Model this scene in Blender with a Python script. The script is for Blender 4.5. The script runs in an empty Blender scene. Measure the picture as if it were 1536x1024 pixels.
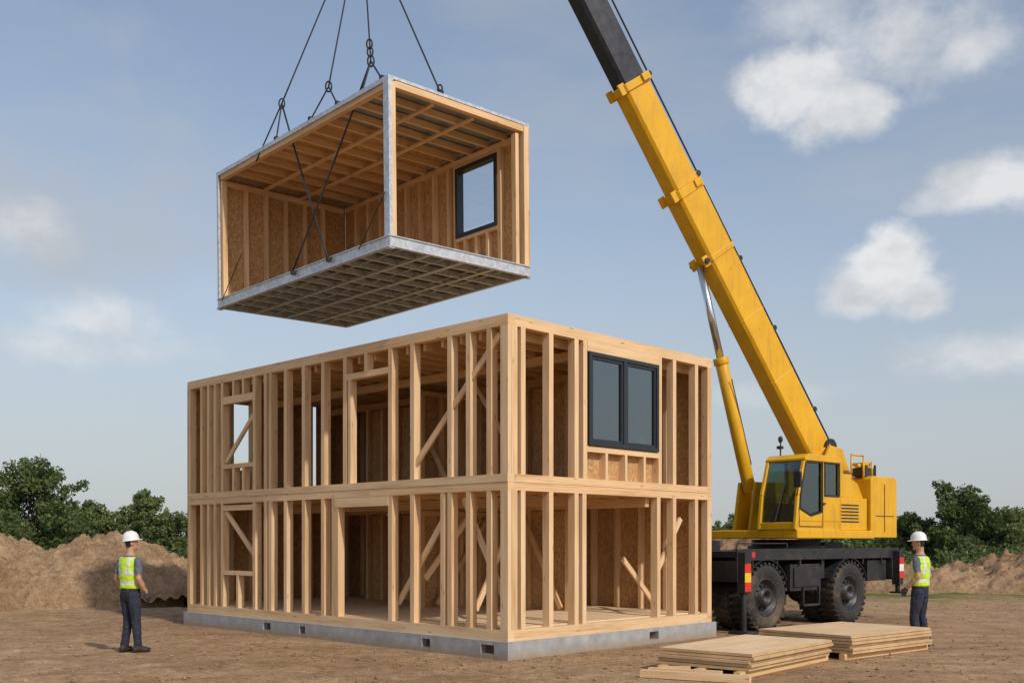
import bpy, math, random
import numpy as np
from mathutils import Vector, Matrix, noise as mnoise
random.seed(7); rng=np.random.default_rng(11)
S=bpy.context.scene
S.view_settings.view_transform='Standard'; S.view_settings.look='None'; S.view_settings.exposure=0
COL=S.collection
# ------------------------------------------------------------------ helpers
def V(*a): return Vector(a)
class MB:
    def __init__(s): s.v=[];s.f=[];s.uv=[];s.m=[];s.sm=[]
    def face(s,idx,uv=None,m=0,sm=False):
        s.f.append(tuple(idx)); s.uv.append(uv or [(0,0)]*len(idx)); s.m.append(m); s.sm.append(sm)
    def obox(s,o,ax,m=0):
        o=Vector(o); ax=[Vector(a) for a in ax]
        if ax[0].cross(ax[1]).dot(ax[2])<0: ax=[ax[1],ax[0],ax[2]]
        L=[a.length for a in ax]; li=L.index(max(L))
        ru,rv=random.random()*40,random.random()*40
        b=len(s.v)
        for k in range(8): s.v.append(tuple(o+ax[0]*(k&1)+ax[1]*((k>>1)&1)+ax[2]*((k>>2)&1)))
        F=[((0,2,3,1),2),((4,5,7,6),2),((0,1,5,4),1),((2,6,7,3),1),((0,4,6,2),0),((1,3,7,5),0)]
        for idx,nax in F:
            others=[i for i in range(3) if i!=nax]
            if li in others: ua=li; va=[i for i in others if i!=li][0]
            else: ua,va=others
            uv=[]
            for k in idx:
                c=[(k&1)*L[0],((k>>1)&1)*L[1],((k>>2)&1)*L[2]]
                uv.append((ru+c[ua],rv+c[va]+nax*.37))
            s.face([b+k for k in idx],uv,m)
    def box(s,x0,x1,y0,y1,z0,z1,m=0):
        s.obox((x0,y0,z0),[(x1-x0,0,0),(0,y1-y0,0),(0,0,z1-z0)],m)
    def beam(s,p0,p1,w,d,hint=(0,0,1),m=0):
        p0=Vector(p0);p1=Vector(p1);t=(p1-p0); tn=t.normalized(); h=Vector(hint)
        side=h.cross(tn)
        if side.length<1e-4: side=Vector((1,0,0)).cross(tn)
        side.normalize(); up=tn.cross(side).normalized()
        s.obox(p0-side*w/2-up*d/2,[side*w,up*d,t],m)
    def prism(s,poly,y0,y1,m=0,plane='xz'):
        b=len(s.v);n=len(poly)
        for yy in (y0,y1):
            for p in poly:
                s.v.append((p[0],yy,p[1]) if plane=='xz' else ((p[0],p[1],yy) if plane=='xy' else (yy,p[0],p[1])))
        s.face([b+i for i in range(n)],[(p[0],p[1]) for p in poly],m)
        s.face([b+n+i for i in reversed(range(n))],[(p[0],p[1]) for p in reversed(poly)],m)
        for i in range(n):
            j=(i+1)%n
            s.face([b+i,b+n+i,b+n+j,b+j],[(0,0),(.1,0),(.1,1),(0,1)],m)
    def tube(s,pts,rad,seg=10,m=0,cap=True,ref=None,sm=True):
        pts=[Vector(p) for p in pts]; n=len(pts); b=len(s.v)
        if not hasattr(rad,'__len__'): rad=[rad]*n
        prev=None
        for i,p in enumerate(pts):
            t=(pts[min(i+1,n-1)]-pts[max(i-1,0)]).normalized()
            if ref is not None: r=Vector(ref)
            elif prev is not None: r=prev
            else: r=Vector((1,0,0)) if abs(t.x)<.9 else Vector((0,1,0))
            a=(r-t*r.dot(t)).normalized(); c=t.cross(a); prev=a
            ra,rb=(rad[i] if hasattr(rad[i],'__len__') else (rad[i],rad[i]))
            for k in range(seg):
                th=2*math.pi*k/seg
                s.v.append(tuple(p+a*math.cos(th)*ra+c*math.sin(th)*rb))
        for i in range(n-1):
            for k in range(seg):
                k2=(k+1)%seg
                s.face([b+i*seg+k,b+i*seg+k2,b+(i+1)*seg+k2,b+(i+1)*seg+k],[(0,0),(.1,0),(.1,.1),(0,.1)],m,sm)
        if cap:
            s.face([b+k for k in reversed(range(seg))],None,m)
            s.face([b+(n-1)*seg+k for k in range(seg)],None,m)
    def ell(s,c,r,m=0,seg=16,rings=10):
        pts=[];rad=[]
        for i in range(rings+1):
            th=math.pi*i/rings; pts.append((c[0],c[1],c[2]-math.cos(th)*r[2])); q=max(math.sin(th),.02); rad.append((r[0]*q,r[1]*q))
        s.tube(pts,rad,seg,m,ref=(1,0,0))
    def lathe(s,prof,origin,axis='y',seg=40,m=0,sm=True,ms=None):
        b=len(s.v);n=len(prof)
        for k in range(seg):
            th=2*math.pi*k/seg;c,si=math.cos(th),math.sin(th)
            for (r,h) in prof:
                if axis=='y': p=(origin[0]+r*c,origin[1]+h,origin[2]+r*si)
                else: p=(origin[0]+r*c,origin[1]+r*si,origin[2]+h)
                s.v.append(p)
        for k in range(seg):
            k2=(k+1)%seg
            for i in range(n-1):
                q=[b+k*n+i,b+k2*n+i,b+k2*n+i+1,b+k*n+i+1]
                s.face(q,None,(ms[i] if ms else m),sm)
    def build(s,name,mats,parent=None,loc=None,rotz=0,bevel=0,fixn=False):
        me=bpy.data.meshes.new(name); me.from_pydata(s.v,[],s.f)
        uvl=me.uv_layers.new(name='UVMap')
        flat=[c for u in s.uv for p in u for c in p]
        uvl.data.foreach_set('uv',flat)
        me.polygons.foreach_set('material_index',s.m); me.polygons.foreach_set('use_smooth',s.sm)
        for mt in mats: me.materials.append(mt)
        me.update()
        if fixn:
            import bmesh
            bm=bmesh.new(); bm.from_mesh(me); bmesh.ops.recalc_face_normals(bm,faces=bm.faces); bm.to_mesh(me); bm.free()
        ob=bpy.data.objects.new(name,me); COL.objects.link(ob)
        if parent: ob.parent=parent
        if loc: ob.location=loc
        ob.rotation_euler=(0,0,rotz)
        if bevel:
            md=ob.modifiers.new('b','BEVEL'); md.width=bevel; md.segments=2; md.limit_method='ANGLE'
        return ob
def empty(name,loc=(0,0,0),rotz=0):
    e=bpy.data.objects.new(name,None); COL.objects.link(e); e.location=loc; e.rotation_euler=(0,0,rotz); return e

# ------------------------------------------------------------------ materials
class NT:
    def __init__(s,name,rough=.6,metal=0.):
        s.mat=bpy.data.materials.new(name); s.mat.use_nodes=True; s.t=s.mat.node_tree; s.b=s.t.nodes['Principled BSDF']
        s.b.inputs['Roughness'].default_value=rough; s.b.inputs['Metallic'].default_value=metal
    def n(s,typ,**kw):
        nd=s.t.nodes.new(typ)
        for k,v in kw.items():
            if k.startswith('i_'):
                key=k[2:]; key=int(key) if key.isdigit() else key.replace('_',' ')
                nd.inputs[key].default_value=v
            else: setattr(nd,k,v)
        return nd
    def l(s,a,b): s.t.links.new(a,b)
    def noise(s,vec,scale,detail=4,rough=.55):
        nd=s.n('ShaderNodeTexNoise',i_Scale=scale,i_Detail=detail,i_Roughness=rough)
        if vec is not None: s.l(vec,nd.inputs['Vector'])
        return nd.outputs['Fac']
    def ramp(s,fac,stops):
        nd=s.n('ShaderNodeValToRGB'); cr=nd.color_ramp
        while len(cr.elements)<len(stops): cr.elements.new(.5)
        for e,(p,c) in zip(cr.elements,stops): e.position=p; e.color=(*c,1) if len(c)==3 else c
        s.l(fac,nd.inputs[0]); return nd.outputs[0]
    def mix(s,fac,a,b,mode='MIX'):
        nd=s.n('ShaderNodeMix',data_type='RGBA',blend_type=mode)
        for sock,val in ((nd.inputs[0],fac),(nd.inputs[6],a),(nd.inputs[7],b)):
            if isinstance(val,bpy.types.NodeSocket): s.l(val,sock)
            elif isinstance(val,(int,float)): sock.default_value=val
            else: sock.default_value=(*val,1)
        return nd.outputs[2]
    def math(s,op,a,b=0.,c=0.):
        nd=s.n('ShaderNodeMath',operation=op)
        for i,val in enumerate((a,b,c)):
            if isinstance(val,bpy.types.NodeSocket): s.l(val,nd.inputs[i])
            else: nd.inputs[i].default_value=val
        return nd.outputs[0]
    def map(s,vec,scale=(1,1,1),loc=(0,0,0)):
        nd=s.n('ShaderNodeMapping'); nd.inputs['Scale'].default_value=scale; nd.inputs['Location'].default_value=loc
        s.l(vec,nd.inputs['Vector']); return nd.outputs[0]
    def bump(s,h,strength=.3,dist=.02):
        nd=s.n('ShaderNodeBump',i_Strength=strength,i_Distance=dist); s.l(h,nd.inputs['Height']); s.l(nd.outputs[0],s.b.inputs['Normal'])
    def obj(s): return s.n('ShaderNodeTexCoord').outputs['Object']
    def uvc(s): return s.n('ShaderNodeTexCoord').outputs['UV']
    def geo(s): return s.n('ShaderNodeNewGeometry')
    def col(s,c):
        if isinstance(c,bpy.types.NodeSocket): s.l(c,s.b.inputs['Base Color'])
        else: s.b.inputs['Base Color'].default_value=(*c,1)

def wood(name,c1,c2,dark,rough=.62):
    m=NT(name,rough); uv=m.uvc()
    g1=m.noise(m.map(uv,(1.2,38,1)),1,5); g2=m.noise(m.map(uv,(.7,6,1)),1,3)
    g=m.math('ADD',m.math('MULTIPLY',g1,.5),m.math('MULTIPLY',g2,.5))
    base=m.ramp(g,[(.33,dark),(.48,c1),(.66,c2)])
    ri=m.geo().outputs['Random Per Island']
    tint=m.ramp(ri,[(0,(.84,.79,.72)),(.35,(1,.98,.94)),(.7,(1.,1.,1.)),(1,(.97,.90,.80))])
    c=m.mix(1.,base,tint,'MULTIPLY')
    vo=m.n('ShaderNodeTexVoronoi',i_Scale=1.0); m.l(m.map(uv,(1.9,8.5,1)),vo.inputs['Vector'])
    k=m.ramp(vo.outputs['Distance'],[(.05,(1,1,1)),(.13,(0,0,0))])
    c=m.mix(m.math('MULTIPLY',k,.6),c,(.18,.085,.035))
    st=m.ramp(m.noise(m.obj(),1.3,3),[(.5,(0,0,0)),(.75,(1,1,1))])
    c=m.mix(m.math('MULTIPLY',st,.18),c,(.36,.25,.15))
    m.col(c); m.bump(g1,.25,.004); m.b.inputs['Specular IOR Level'].default_value=.3
    return m.mat
PINE=wood('pine_lumber',(.72,.50,.29),(.82,.61,.39),(.52,.335,.17))
PINE2=wood('pine_joist',(.68,.44,.22),(.76,.53,.30),(.46,.275,.13))
PLY=wood('plywood_face',(.74,.55,.345),(.82,.64,.43),(.60,.42,.24))
def plyedge():
    m=NT('plywood_edge',.7); z=m.n('ShaderNodeSeparateXYZ'); m.l(m.obj(),z.inputs[0])
    w=m.math('FRACT',m.math('MULTIPLY',z.outputs[2],85.)); c=m.ramp(w,[(.3,(.66,.47,.26)),(.55,(.50,.33,.17))])
    m.col(m.mix(1.,c,m.ramp(m.noise(m.obj(),3,4),[(.3,(.75,.72,.7)),(.7,(1.1,1.1,1.1))]),'MULTIPLY')); return m.mat
PLYE=plyedge()
def osb(name='osb_board',k=1.):
    m=NT(name,.75); o=m.obj()
    v=m.n('ShaderNodeTexVoronoi',i_Scale=1.); v.inputs['Randomness'].default_value=1
    nz=m.n('ShaderNodeTexNoise',i_Scale=5.,i_Detail=3.); m.l(o,nz.inputs['Vector'])
    add=m.n('ShaderNodeVectorMath',operation='MULTIPLY_ADD'); m.l(nz.outputs['Color'],add.inputs[0]); add.inputs[1].default_value=(.15,.15,.15); m.l(o,add.inputs[2])
    m.l(m.map(add.outputs[0],(44,44,22)),v.inputs['Vector'])
    sep=m.n('ShaderNodeSeparateColor'); m.l(v.outputs['Color'],sep.inputs[0])
    c=m.ramp(sep.outputs[0],[(0,(.38*k,.21*k,.085*k)),(.4,(.49*k,.29*k,.125*k)),(.75,(.55*k,.34*k,.15*k)),(1,(.63*k,.42*k,.20*k))])
    big=m.ramp(m.noise(o,1.1,3),[(.3,(.84,.81,.77)),(.7,(1.05,1.02,1))])
    m.col(m.mix(1.,c,big,'MULTIPLY')); m.bump(sep.outputs[0],.3,.004); return m.mat
OSB=osb()
def galv():
    m=NT('galvanised_steel',.45,.45); o=m.obj()
    v=m.n('ShaderNodeTexVoronoi',i_Scale=22.); m.l(o,v.inputs['Vector']); sp=m.n('ShaderNodeSeparateColor'); m.l(v.outputs['Color'],sp.inputs[0])
    c=m.ramp(sp.outputs[0],[(0,(.48,.51,.54)),(1,(.66,.69,.72))])
    d=m.ramp(m.noise(o,3.,5),[(.5,(0,0,0)),(.75,(1,1,1))]); c=m.mix(m.math('MULTIPLY',d,.35),c,(.27,.26,.25))
    m.col(c); m.l(m.ramp(m.noise(o,9.,4),[(.3,(.3,.3,.3)),(.7,(.55,.55,.55))]),m.b.inputs['Roughness']); return m.mat
GALV=galv()
def plain(name,c,rough=.5,metal=0.,var=.12,scale=6.,dirt=None,dirtamt=.3,spec=None,coat=0):
    m=NT(name,rough,metal); o=m.obj()
    f=m.noise(o,scale,5)
    lo=tuple(x*(1-var) for x in c); hi=tuple(min(1,x*(1+var)) for x in c)
    cc=m.ramp(f,[(.3,lo),(.7,hi)])
    if dirt:
        d=m.ramp(m.noise(o,scale*.45,6,.65),[(.48,(0,0,0)),(.72,(1,1,1))]); cc=m.mix(m.math('MULTIPLY',d,dirtamt),cc,dirt)
    m.col(cc); m.l(m.ramp(f,[(.3,(rough*.8,)*3),(.7,(min(1,rough*1.2),)*3)]),m.b.inputs['Roughness'])
    if spec is not None: m.b.inputs['Specular IOR Level'].default_value=spec
    return m.mat
def yellow():
    m=NT('crane_yellow_paint',.38); o=m.obj()
    f=m.noise(o,2.2,5); c=m.ramp(f,[(.3,(.66,.35,.006)),(.7,(.76,.42,.010))])
    s=m.ramp(m.noise(m.map(o,(5,5,.7)),1.6,6,.65),[(.5,(0,0,0)),(.74,(1,1,1))])
    c=m.mix(m.math('MULTIPLY',s,.42),c,(.27,.16,.045))
    ch=m.ramp(m.noise(o,19.,4),[(.67,(0,0,0)),(.71,(1,1,1))]); c=m.mix(m.math('MULTIPLY',ch,.6),c,(.09,.06,.04))
    m.col(c); m.l(m.ramp(s,[(0,(.30,.30,.30)),(1,(.6,.6,.6))]),m.b.inputs['Roughness']); return m.mat
YEL=yellow()
BLK=plain('black_chassis_paint',(.018,.019,.022),.5,var=.3,dirt=(.14,.105,.075),dirtamt=.3)
BLKBOOM=plain('black_boom_paint',(.016,.019,.03),.38,var=.3,dirt=(.09,.08,.07),dirtamt=.25)
RUB=plain('tyre_rubber',(.026,.024,.023),.85,var=.2,dirt=(.20,.145,.095),dirtamt=.7,scale=3)
CHROME=plain('chrome_rod',(.62,.65,.68),.22,1.,var=.05)
ROPE=plain('steel_wire_rope',(.028,.028,.03),.55,.3)
RED=plain('red_reflector',(.6,.03,.02),.4); WHT=plain('white_paint',(.75,.75,.73),.4)
RUST=plain('rusty_steel',(.16,.07,.03),.8,var=.4)
FRAME=plain('anthracite_frame',(.020,.025,.03),.4,var=.1)
SEAT=plain('black_seat',(.02,.02,.022),.7)
def glass(name,refl,trans):
    m=NT(name); t=m.t; out=t.nodes['Material Output']; t.nodes.remove(m.b)
    g=m.n('ShaderNodeBsdfGlossy'); g.inputs['Roughness'].default_value=.03; g.inputs['Color'].default_value=(.85,.92,.95,1)
    tr=m.n('ShaderNodeBsdfTransparent'); tr.inputs['Color'].default_value=(*trans,1)
    lw=m.n('ShaderNodeLayerWeight'); p5=m.math('POWER',lw.outputs['Facing'],4.); fac=m.math('MULTIPLY_ADD',p5,1-refl,refl)
    mx=m.n('ShaderNodeMixShader'); m.l(fac,mx.inputs[0]); m.l(tr.outputs[0],mx.inputs[1]); m.l(g.outputs[0],mx.inputs[2])
    m.l(mx.outputs[0],out.inputs[0]); return m.mat
GLASS=glass('window_glass',.24,(.26,.33,.34)); GLASSC=glass('clear_window_glass',.10,(.95,.98,.99)); GLASSK=glass('cab_glass',.12,(.55,.66,.62))
def concrete():
    m=NT('foundation_concrete',.85); o=m.obj(); c=m.ramp(m.noise(o,5,6,.6),[(.3,(.27,.275,.28)),(.7,(.41,.415,.42))])
    z=m.n('ShaderNodeSeparateXYZ'); m.l(o,z.inputs[0]); k=m.math('MULTIPLY',m.math('SUBTRACT',.11,z.outputs[2]),9.); k=m.math('MULTIPLY',m.math('ADD',k,m.noise(o,7,4)),.6)
    kk=m.n('ShaderNodeClamp'); m.l(k,kk.inputs[0])
    m.col(m.mix(kk.outputs[0],c,(.30,.23,.155))); m.bump(m.noise(o,30,4),.3,.01); return m.mat
CONC=concrete()
def dirtmat(name,field=True,k=1.):
    m=NT(name,.95); g=m.geo(); o=g.outputs['Position']; m.b.inputs['Specular IOR Level'].default_value=.08
    big=m.noise(o,.22,4,.55); mid=m.noise(o,1.3,5,.6); fine=m.noise(o,7,6,.7); vf=m.noise(o,38,4,.7)
    c=m.ramp(big,[(.32,(.34*k,.228*k,.135*k)),(.5,(.42*k,.288*k,.175*k)),(.68,(.50*k,.355*k,.222*k))])
    c=m.mix(1.,c,m.ramp(mid,[(.35,(.80,.77,.74)),(.62,(1.07,1.06,1.05))]),'MULTIPLY')
    c=m.mix(1.,c,m.ramp(fine,[(.36,(.70,.67,.64)),(.60,(1.12,1.1,1.08))]),'MULTIPLY')
    c=m.mix(1.,c,m.ramp(vf,[(.36,(.68,.66,.64)),(.60,(1.15,1.14,1.13))]),'MULTIPLY')
    # scattered dark clod specks
    vo=m.n('ShaderNodeTexVoronoi',i_Scale=7.); m.l(o,vo.inputs['Vector']); vs=m.ramp(vo.outputs['Distance'],[(.10,(1,1,1)),(.22,(0,0,0))])
    c=m.mix(m.math('MULTIPLY',vs,.45),c,(.20*k,.13*k,.08*k))
    h=m.math('ADD',m.math('MULTIPLY',mid,.7),m.math('ADD',m.math('MULTIPLY',fine,.9),m.math('ADD',m.math('MULTIPLY',vf,.45),m.math('MULTIPLY',vs,.25))))
    if field:
        for (lx,ly,scl,thr,amt) in ((-6.,-52.,.30,.86,.38),(22.,-30.,.26,.88,.36)):
            wv=m.n('ShaderNodeTexWave',wave_type='RINGS',rings_direction='Z',i_Scale=scl,i_Distortion=1.2,i_Detail=2.); wv.inputs['Detail Scale'].default_value=.35
            m.l(m.map(o,(1,1,0),(-lx,-ly,0)),wv.inputs['Vector'])
            tr=m.ramp(m.math('ADD',wv.outputs['Fac'],m.math('MULTIPLY',m.math('SUBTRACT',fine,.5),.7)),[(thr-.12,(0,0,0)),(thr+.12,(1,1,1))])
            mask=m.ramp(m.noise(m.map(o,(.13,.13,.2),(lx,ly,0)),1.3,3),[(.44,(0,0,0)),(.6,(1,1,1))])
            trm=m.math('MULTIPLY',tr,mask)
            c=m.mix(m.math('MULTIPLY',trm,amt),c,(.22*k,.145*k,.088*k))
            h=m.math('SUBTRACT',h,m.math('MULTIPLY',trm,.5))
        sp=m.n('ShaderNodeSeparateXYZ'); m.l(o,sp.inputs[0])
        gy=m.math('MULTIPLY_ADD',m.noise(o,.22,4),16.,sp.outputs[1])
        gm=m.ramp(m.math('MULTIPLY',m.math('SUBTRACT',gy,34.),.1),[(.35,(0,0,0)),(.75,(1,1,1))])
        gr=m.ramp(m.noise(o,5,6,.7),[(.3,(.06,.085,.02)),(.55,(.13,.155,.045)),(.75,(.26,.24,.1))])
        c=m.mix(gm,c,gr)
    m.col(c); m.bump(h,.8,.05); return m.mat
DIRT=dirtmat('packed_dirt'); SOIL=dirtmat('loose_soil',False,.80); STONE=dirtmat('clod_soil',False,.9)
def leafm(name,a,b,c3):
    m=NT(name,.6); ri=m.geo().outputs['Random Per Island']; big=m.noise(m.obj(),.8,2)
    c=m.ramp(ri,[(0,a),(.55,b),(1,c3)]); c=m.mix(1.,c,m.ramp(big,[(.35,(.65,.7,.65)),(.65,(1.2,1.15,1.))]),'MULTIPLY'); m.col(c)
    m.b.inputs['Specular IOR Level'].default_value=.25
    t=m.n('ShaderNodeBsdfTranslucent'); m.l(c,t.inputs['Color']); mx=m.n('ShaderNodeMixShader'); mx.inputs[0].default_value=.4
    m.l(m.b.outputs[0],mx.inputs[1]); m.l(t.outputs[0],mx.inputs[2]); m.l(mx.outputs[0],m.t.nodes['Material Output'].inputs[0]); return m.mat
LEAF=leafm('foliage',(.075,.11,.042),(.14,.19,.07),(.22,.27,.11))
LEAF2=leafm('foliage_light',(.10,.14,.052),(.18,.225,.09),(.26,.30,.13))
GRASSM=leafm('weeds',(.10,.12,.035),(.18,.20,.06),(.32,.30,.13))
BARK=plain('bark',(.09,.07,.05),.9,var=.3)

# ------------------------------------------------------------------ camera, light, sky
cam=bpy.data.cameras.new('camera'); co=bpy.data.objects.new('camera',cam); COL.objects.link(co); S.camera=co
co.location=(0,0,1.7); co.rotation_euler=(math.radians(90),0,0); cam.lens=36.3; cam.sensor_width=36; cam.shift_y=.195; cam.clip_end=3000; cam.clip_start=.1
el=math.radians(38); az=Vector((.60,-.80,0)).normalized()
sd=Vector((az.x*math.cos(el),az.y*math.cos(el),math.sin(el)))
sl=bpy.data.lights.new('sun','SUN'); sl.energy=2.8; sl.angle=math.radians(1.8); sl.color=(1,.92,.81)
so=bpy.data.objects.new('sun',sl); COL.objects.link(so); so.rotation_euler=sd.to_track_quat('Z','Y').to_euler(); so.location=(20,-20,30)
W=bpy.data.worlds.new('World'); S.world=W; W.use_nodes=True; wt=W.node_tree
class WN(NT):
    def __init__(s,t): s.t=t
w=WN(wt); bg=wt.nodes['Background']
sky=w.n('ShaderNodeTexSky',sky_type='NISHITA'); sky.sun_disc=False; sky.sun_elevation=el; sky.sun_rotation=math.atan2(az.x,az.y); sky.air_density=1.0; sky.dust_density=1.2; sky.ozone_density=1.5
bg.inputs['Strength'].default_value=.13
D=w.n('ShaderNodeTexCoord').outputs['Generated']
sp=w.n('ShaderNodeSeparateXYZ'); w.l(D,sp.inputs[0])
n1=w.noise(w.map(D,(1,1,1.3)),8.,8,.52); n2=w.noise(w.map(D,(1,1,1.2),(3.1,1.7,.4)),26.,8,.6)
fl=w.math('ADD',w.math('MULTIPLY',w.math('SUBTRACT',n1,.5),1.9),w.math('MULTIPLY',w.math('SUBTRACT',n2,.5),1.1))
def blob(px,py,rx,ry,soft,amt,fk=1.):
    c=Vector((px-768,1548,812-py)).normalized(); k=c.y/1548
    sub=w.n('ShaderNodeVectorMath',operation='SUBTRACT'); w.l(D,sub.inputs[0]); sub.inputs[1].default_value=c
    mul=w.n('ShaderNodeVectorMath',operation='MULTIPLY'); w.l(sub.outputs[0],mul.inputs[0]); mul.inputs[1].default_value=(1/(rx*k),1/(rx*k),1/(ry*k))
    ln=w.n('ShaderNodeVectorMath',operation='LENGTH'); w.l(mul.outputs[0],ln.inputs[0])
    d=w.math('SUBTRACT',1.,ln.outputs['Value']); d=w.math('ADD',d,w.math('MULTIPLY',fl,fk))
    mr=w.n('ShaderNodeMapRange',interpolation_type='SMOOTHSTEP'); w.l(d,mr.inputs[0]); mr.inputs[1].default_value=0; mr.inputs[2].default_value=soft; mr.inputs[3].default_value=0; mr.inputs[4].default_value=amt
    return mr.outputs[0]
wis=w.ramp(w.noise(w.map(D,(1.2,1.2,4.2)),2.6,7,.6),[(.38,(0,0,0)),(.70,(1,1,1))])
blobs=[(1190,125,100,75,.65,.9,1),(1270,165,110,62,.7,.9,1),(1350,70,180,90,1.,.8,1.1),(1455,75,95,65,.9,.75,1),(1200,20,130,60,1.,.6,1),
 (1335,395,82,74,.5,.95,.8),(1290,430,75,50,.65,.85,.8),(1375,440,70,45,.65,.8,.8),(1470,275,115,50,.65,.88,.9),(1400,300,65,32,.7,.7,1),(1500,530,190,50,1.,.6,1),(1180,590,160,26,1.2,.35,1),
 (35,340,95,55,1.,.75,.8),(150,480,120,45,.95,.7,.9),(90,520,220,42,1.1,.6,.9),(-700,300,300,120,.8,.8,1),(2300,250,300,140,.7,.8,1),(2000,520,260,60,.7,.8,1)]
lowm=w.n('ShaderNodeMapRange',interpolation_type='SMOOTHSTEP'); w.l(sp.outputs[2],lowm.inputs[0]); lowm.inputs[1].default_value=.0; lowm.inputs[2].default_value=.40; lowm.inputs[3].default_value=.85; lowm.inputs[4].default_value=.2
haze=w.math('MAXIMUM',w.math('MULTIPLY_ADD',wis,.38,.20),w.math('MAXIMUM',blob(80,330,740,420,1.3,.88,.45),lowm.outputs[0]))
cum=None
for b_ in blobs:
    x=blob(*b_); cum=x if cum is None else w.math('MAXIMUM',cum,x)
shade=w.ramp(w.noise(w.map(D,(1,1,1.5),(0,0,.03)),11.,7,.6),[(.36,(4.3,4.45,4.7)),(.60,(6.2,6.25,6.3))])
skyc=w.mix(1.,sky.outputs[0],(1.30,1.20,1.12),'MULTIPLY')
c=w.mix(haze,skyc,(3.55,3.80,4.10)); c=w.mix(cum,c,shade)
w.l(c,bg.inputs[0])

# ------------------------------------------------------------------ ground
def axis(lim0,lim1,step,far):
    a=list(np.arange(lim0,lim1+1e-6,step)); s_=step; x=a[-1]
    while x<far: s_*=1.3; x+=s_; a.append(x)
    s_=step; x=a[0]; pre=[]
    while x>-far: s_*=1.3; x-=s_; pre.append(x)
    return np.array(pre[::-1]+a)
C0=V(-.06,14.8,0); ub=V(-.717,.697,0); vb=V(.697,.717,0)
def gh(x,y):
    p=V(x,y,0)
    h=mnoise.fractal(p*.35,1,2,3)*.07+mnoise.fractal(p*1.5,.8,2.2,4)*.045
    r=p-C0; lx,ly=r.dot(vb),r.dot(ub); d=max(-lx,lx-5.23,-ly,ly-9.21)
    k=min(1,max(0,(d+.1)/1.2)); h*=k
    for (qx,qy,qr) in ((3.5,13.9,2.2),(5.3,15.6,2.4),(-5.86,15.85,.6),(6.62,16.75,.6),(6.,21,4.)):
        d=math.hypot(x-qx,y-qy)-qr; h*=min(1,max(0,d/.8+.0))
    return h-.004
gx=axis(-20,20,.15,900); gy=axis(8,33,.15,1200)
nx,ny=len(gx),len(gy)
gv=[(x,y,gh(x,y) if (-40<x<40 and 0<y<60) else 0.) for y in gy for x in gx]
gf=[(j*nx+i,j*nx+i+1,(j+1)*nx+i+1,(j+1)*nx+i) for j in range(ny-1) for i in range(nx-1)]
me=bpy.data.meshes.new('ground'); me.from_pydata(gv,[],gf); me.materials.append(DIRT); me.polygons.foreach_set('use_smooth',[True]*len(gf))
COL.objects.link(bpy.data.objects.new('ground',me))
def mound(name,cx,cy,rx,ry,h,seed,rot=0,pw=.55):
    n=120; vs=[];c_,s_=math.cos(rot),math.sin(rot)
    for j in range(n+1):
        for i in range(n+1):
            a,b=i/n*2-1,j/n*2-1; r=math.hypot(a,b)
            ang=math.atan2(b,a); rr=r*(1+.25*mnoise.noise(V(math.cos(ang)*1.5,math.sin(ang)*1.5,seed)))
            base=max(0,1-rr*rr)**pw
            p=V(a*rx+seed*3,b*ry,seed)
            rid=1-abs(mnoise.noise(p*.75))*2
            z=h*base*(.72+.36*mnoise.fractal(p*.3,1,2,3)+.15*rid)+ (mnoise.fractal(p*1.9,.7,2.1,4)*.24+abs(mnoise.noise(p*4.2))*.22)*min(1,base*2.5)
            x,y=a*rx,b*ry
            vs.append((x*c_-y*s_,x*s_+y*c_,z-.12+ (0 if base>0 else -.1)))
    fs=[(j*(n+1)+i,j*(n+1)+i+1,(j+1)*(n+1)+i+1,(j+1)*(n+1)+i) for j in range(n) for i in range(n)]
    me=bpy.data.meshes.new(name); me.from_pydata(vs,[],fs); me.materials.append(SOIL); me.polygons.foreach_set('use_smooth',[True]*len(fs))
    ob=bpy.data.objects.new(name,me); ob.location=(cx,cy,0); COL.objects.link(ob); return ob
mound('dirt_mound',-15.2,29.4,6.6,4.2,2.35,1,-.05,.5)
mound('dirt_mound',-9.6,29.6,3.6,3.0,1.3,4,.2,.7)
mound('dirt_mound',18.2,36.5,7.6,3.6,1.35,2,.06,.4)
mound('dirt_mound',8.2,37,4.0,3.2,2.5,3,0,.6)
mb=MB()
def clod(x,y,r):
    b=len(mb.v); z=gh(x,y)
    dirs=[(1,0,0),(-1,0,0),(0,1,0),(0,-1,0),(0,0,1),(0,0,-.6)]
    for d in dirs: mb.v.append((x+d[0]*r*random.uniform(.6,1.2),y+d[1]*r*random.uniform(.6,1.2),z+r*.25+d[2]*r*random.uniform(.5,.9)))
    for f in ((0,2,4),(2,1,4),(1,3,4),(3,0,4),(2,0,5),(1,2,5),(3,1,5),(0,3,5)): mb.face([b+i for i in f])
for _ in range(4200):
    y=8.3+(random.random()**1.4)*22; x=random.uniform(-.52,.52)*y*1.05
    if mnoise.noise(V(x*.5,y*.5,9))<-.1 and random.random()<.7: continue
    r=V(x,y,0)-C0; lx,ly=r.dot(vb),r.dot(ub)
    if -.05<lx<5.3 and -.05<ly<9.3: continue
    clod(x,y,random.choice([.01,.014,.018,.022,.03,.04]) )
mb.build('gravel',[STONE])

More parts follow.
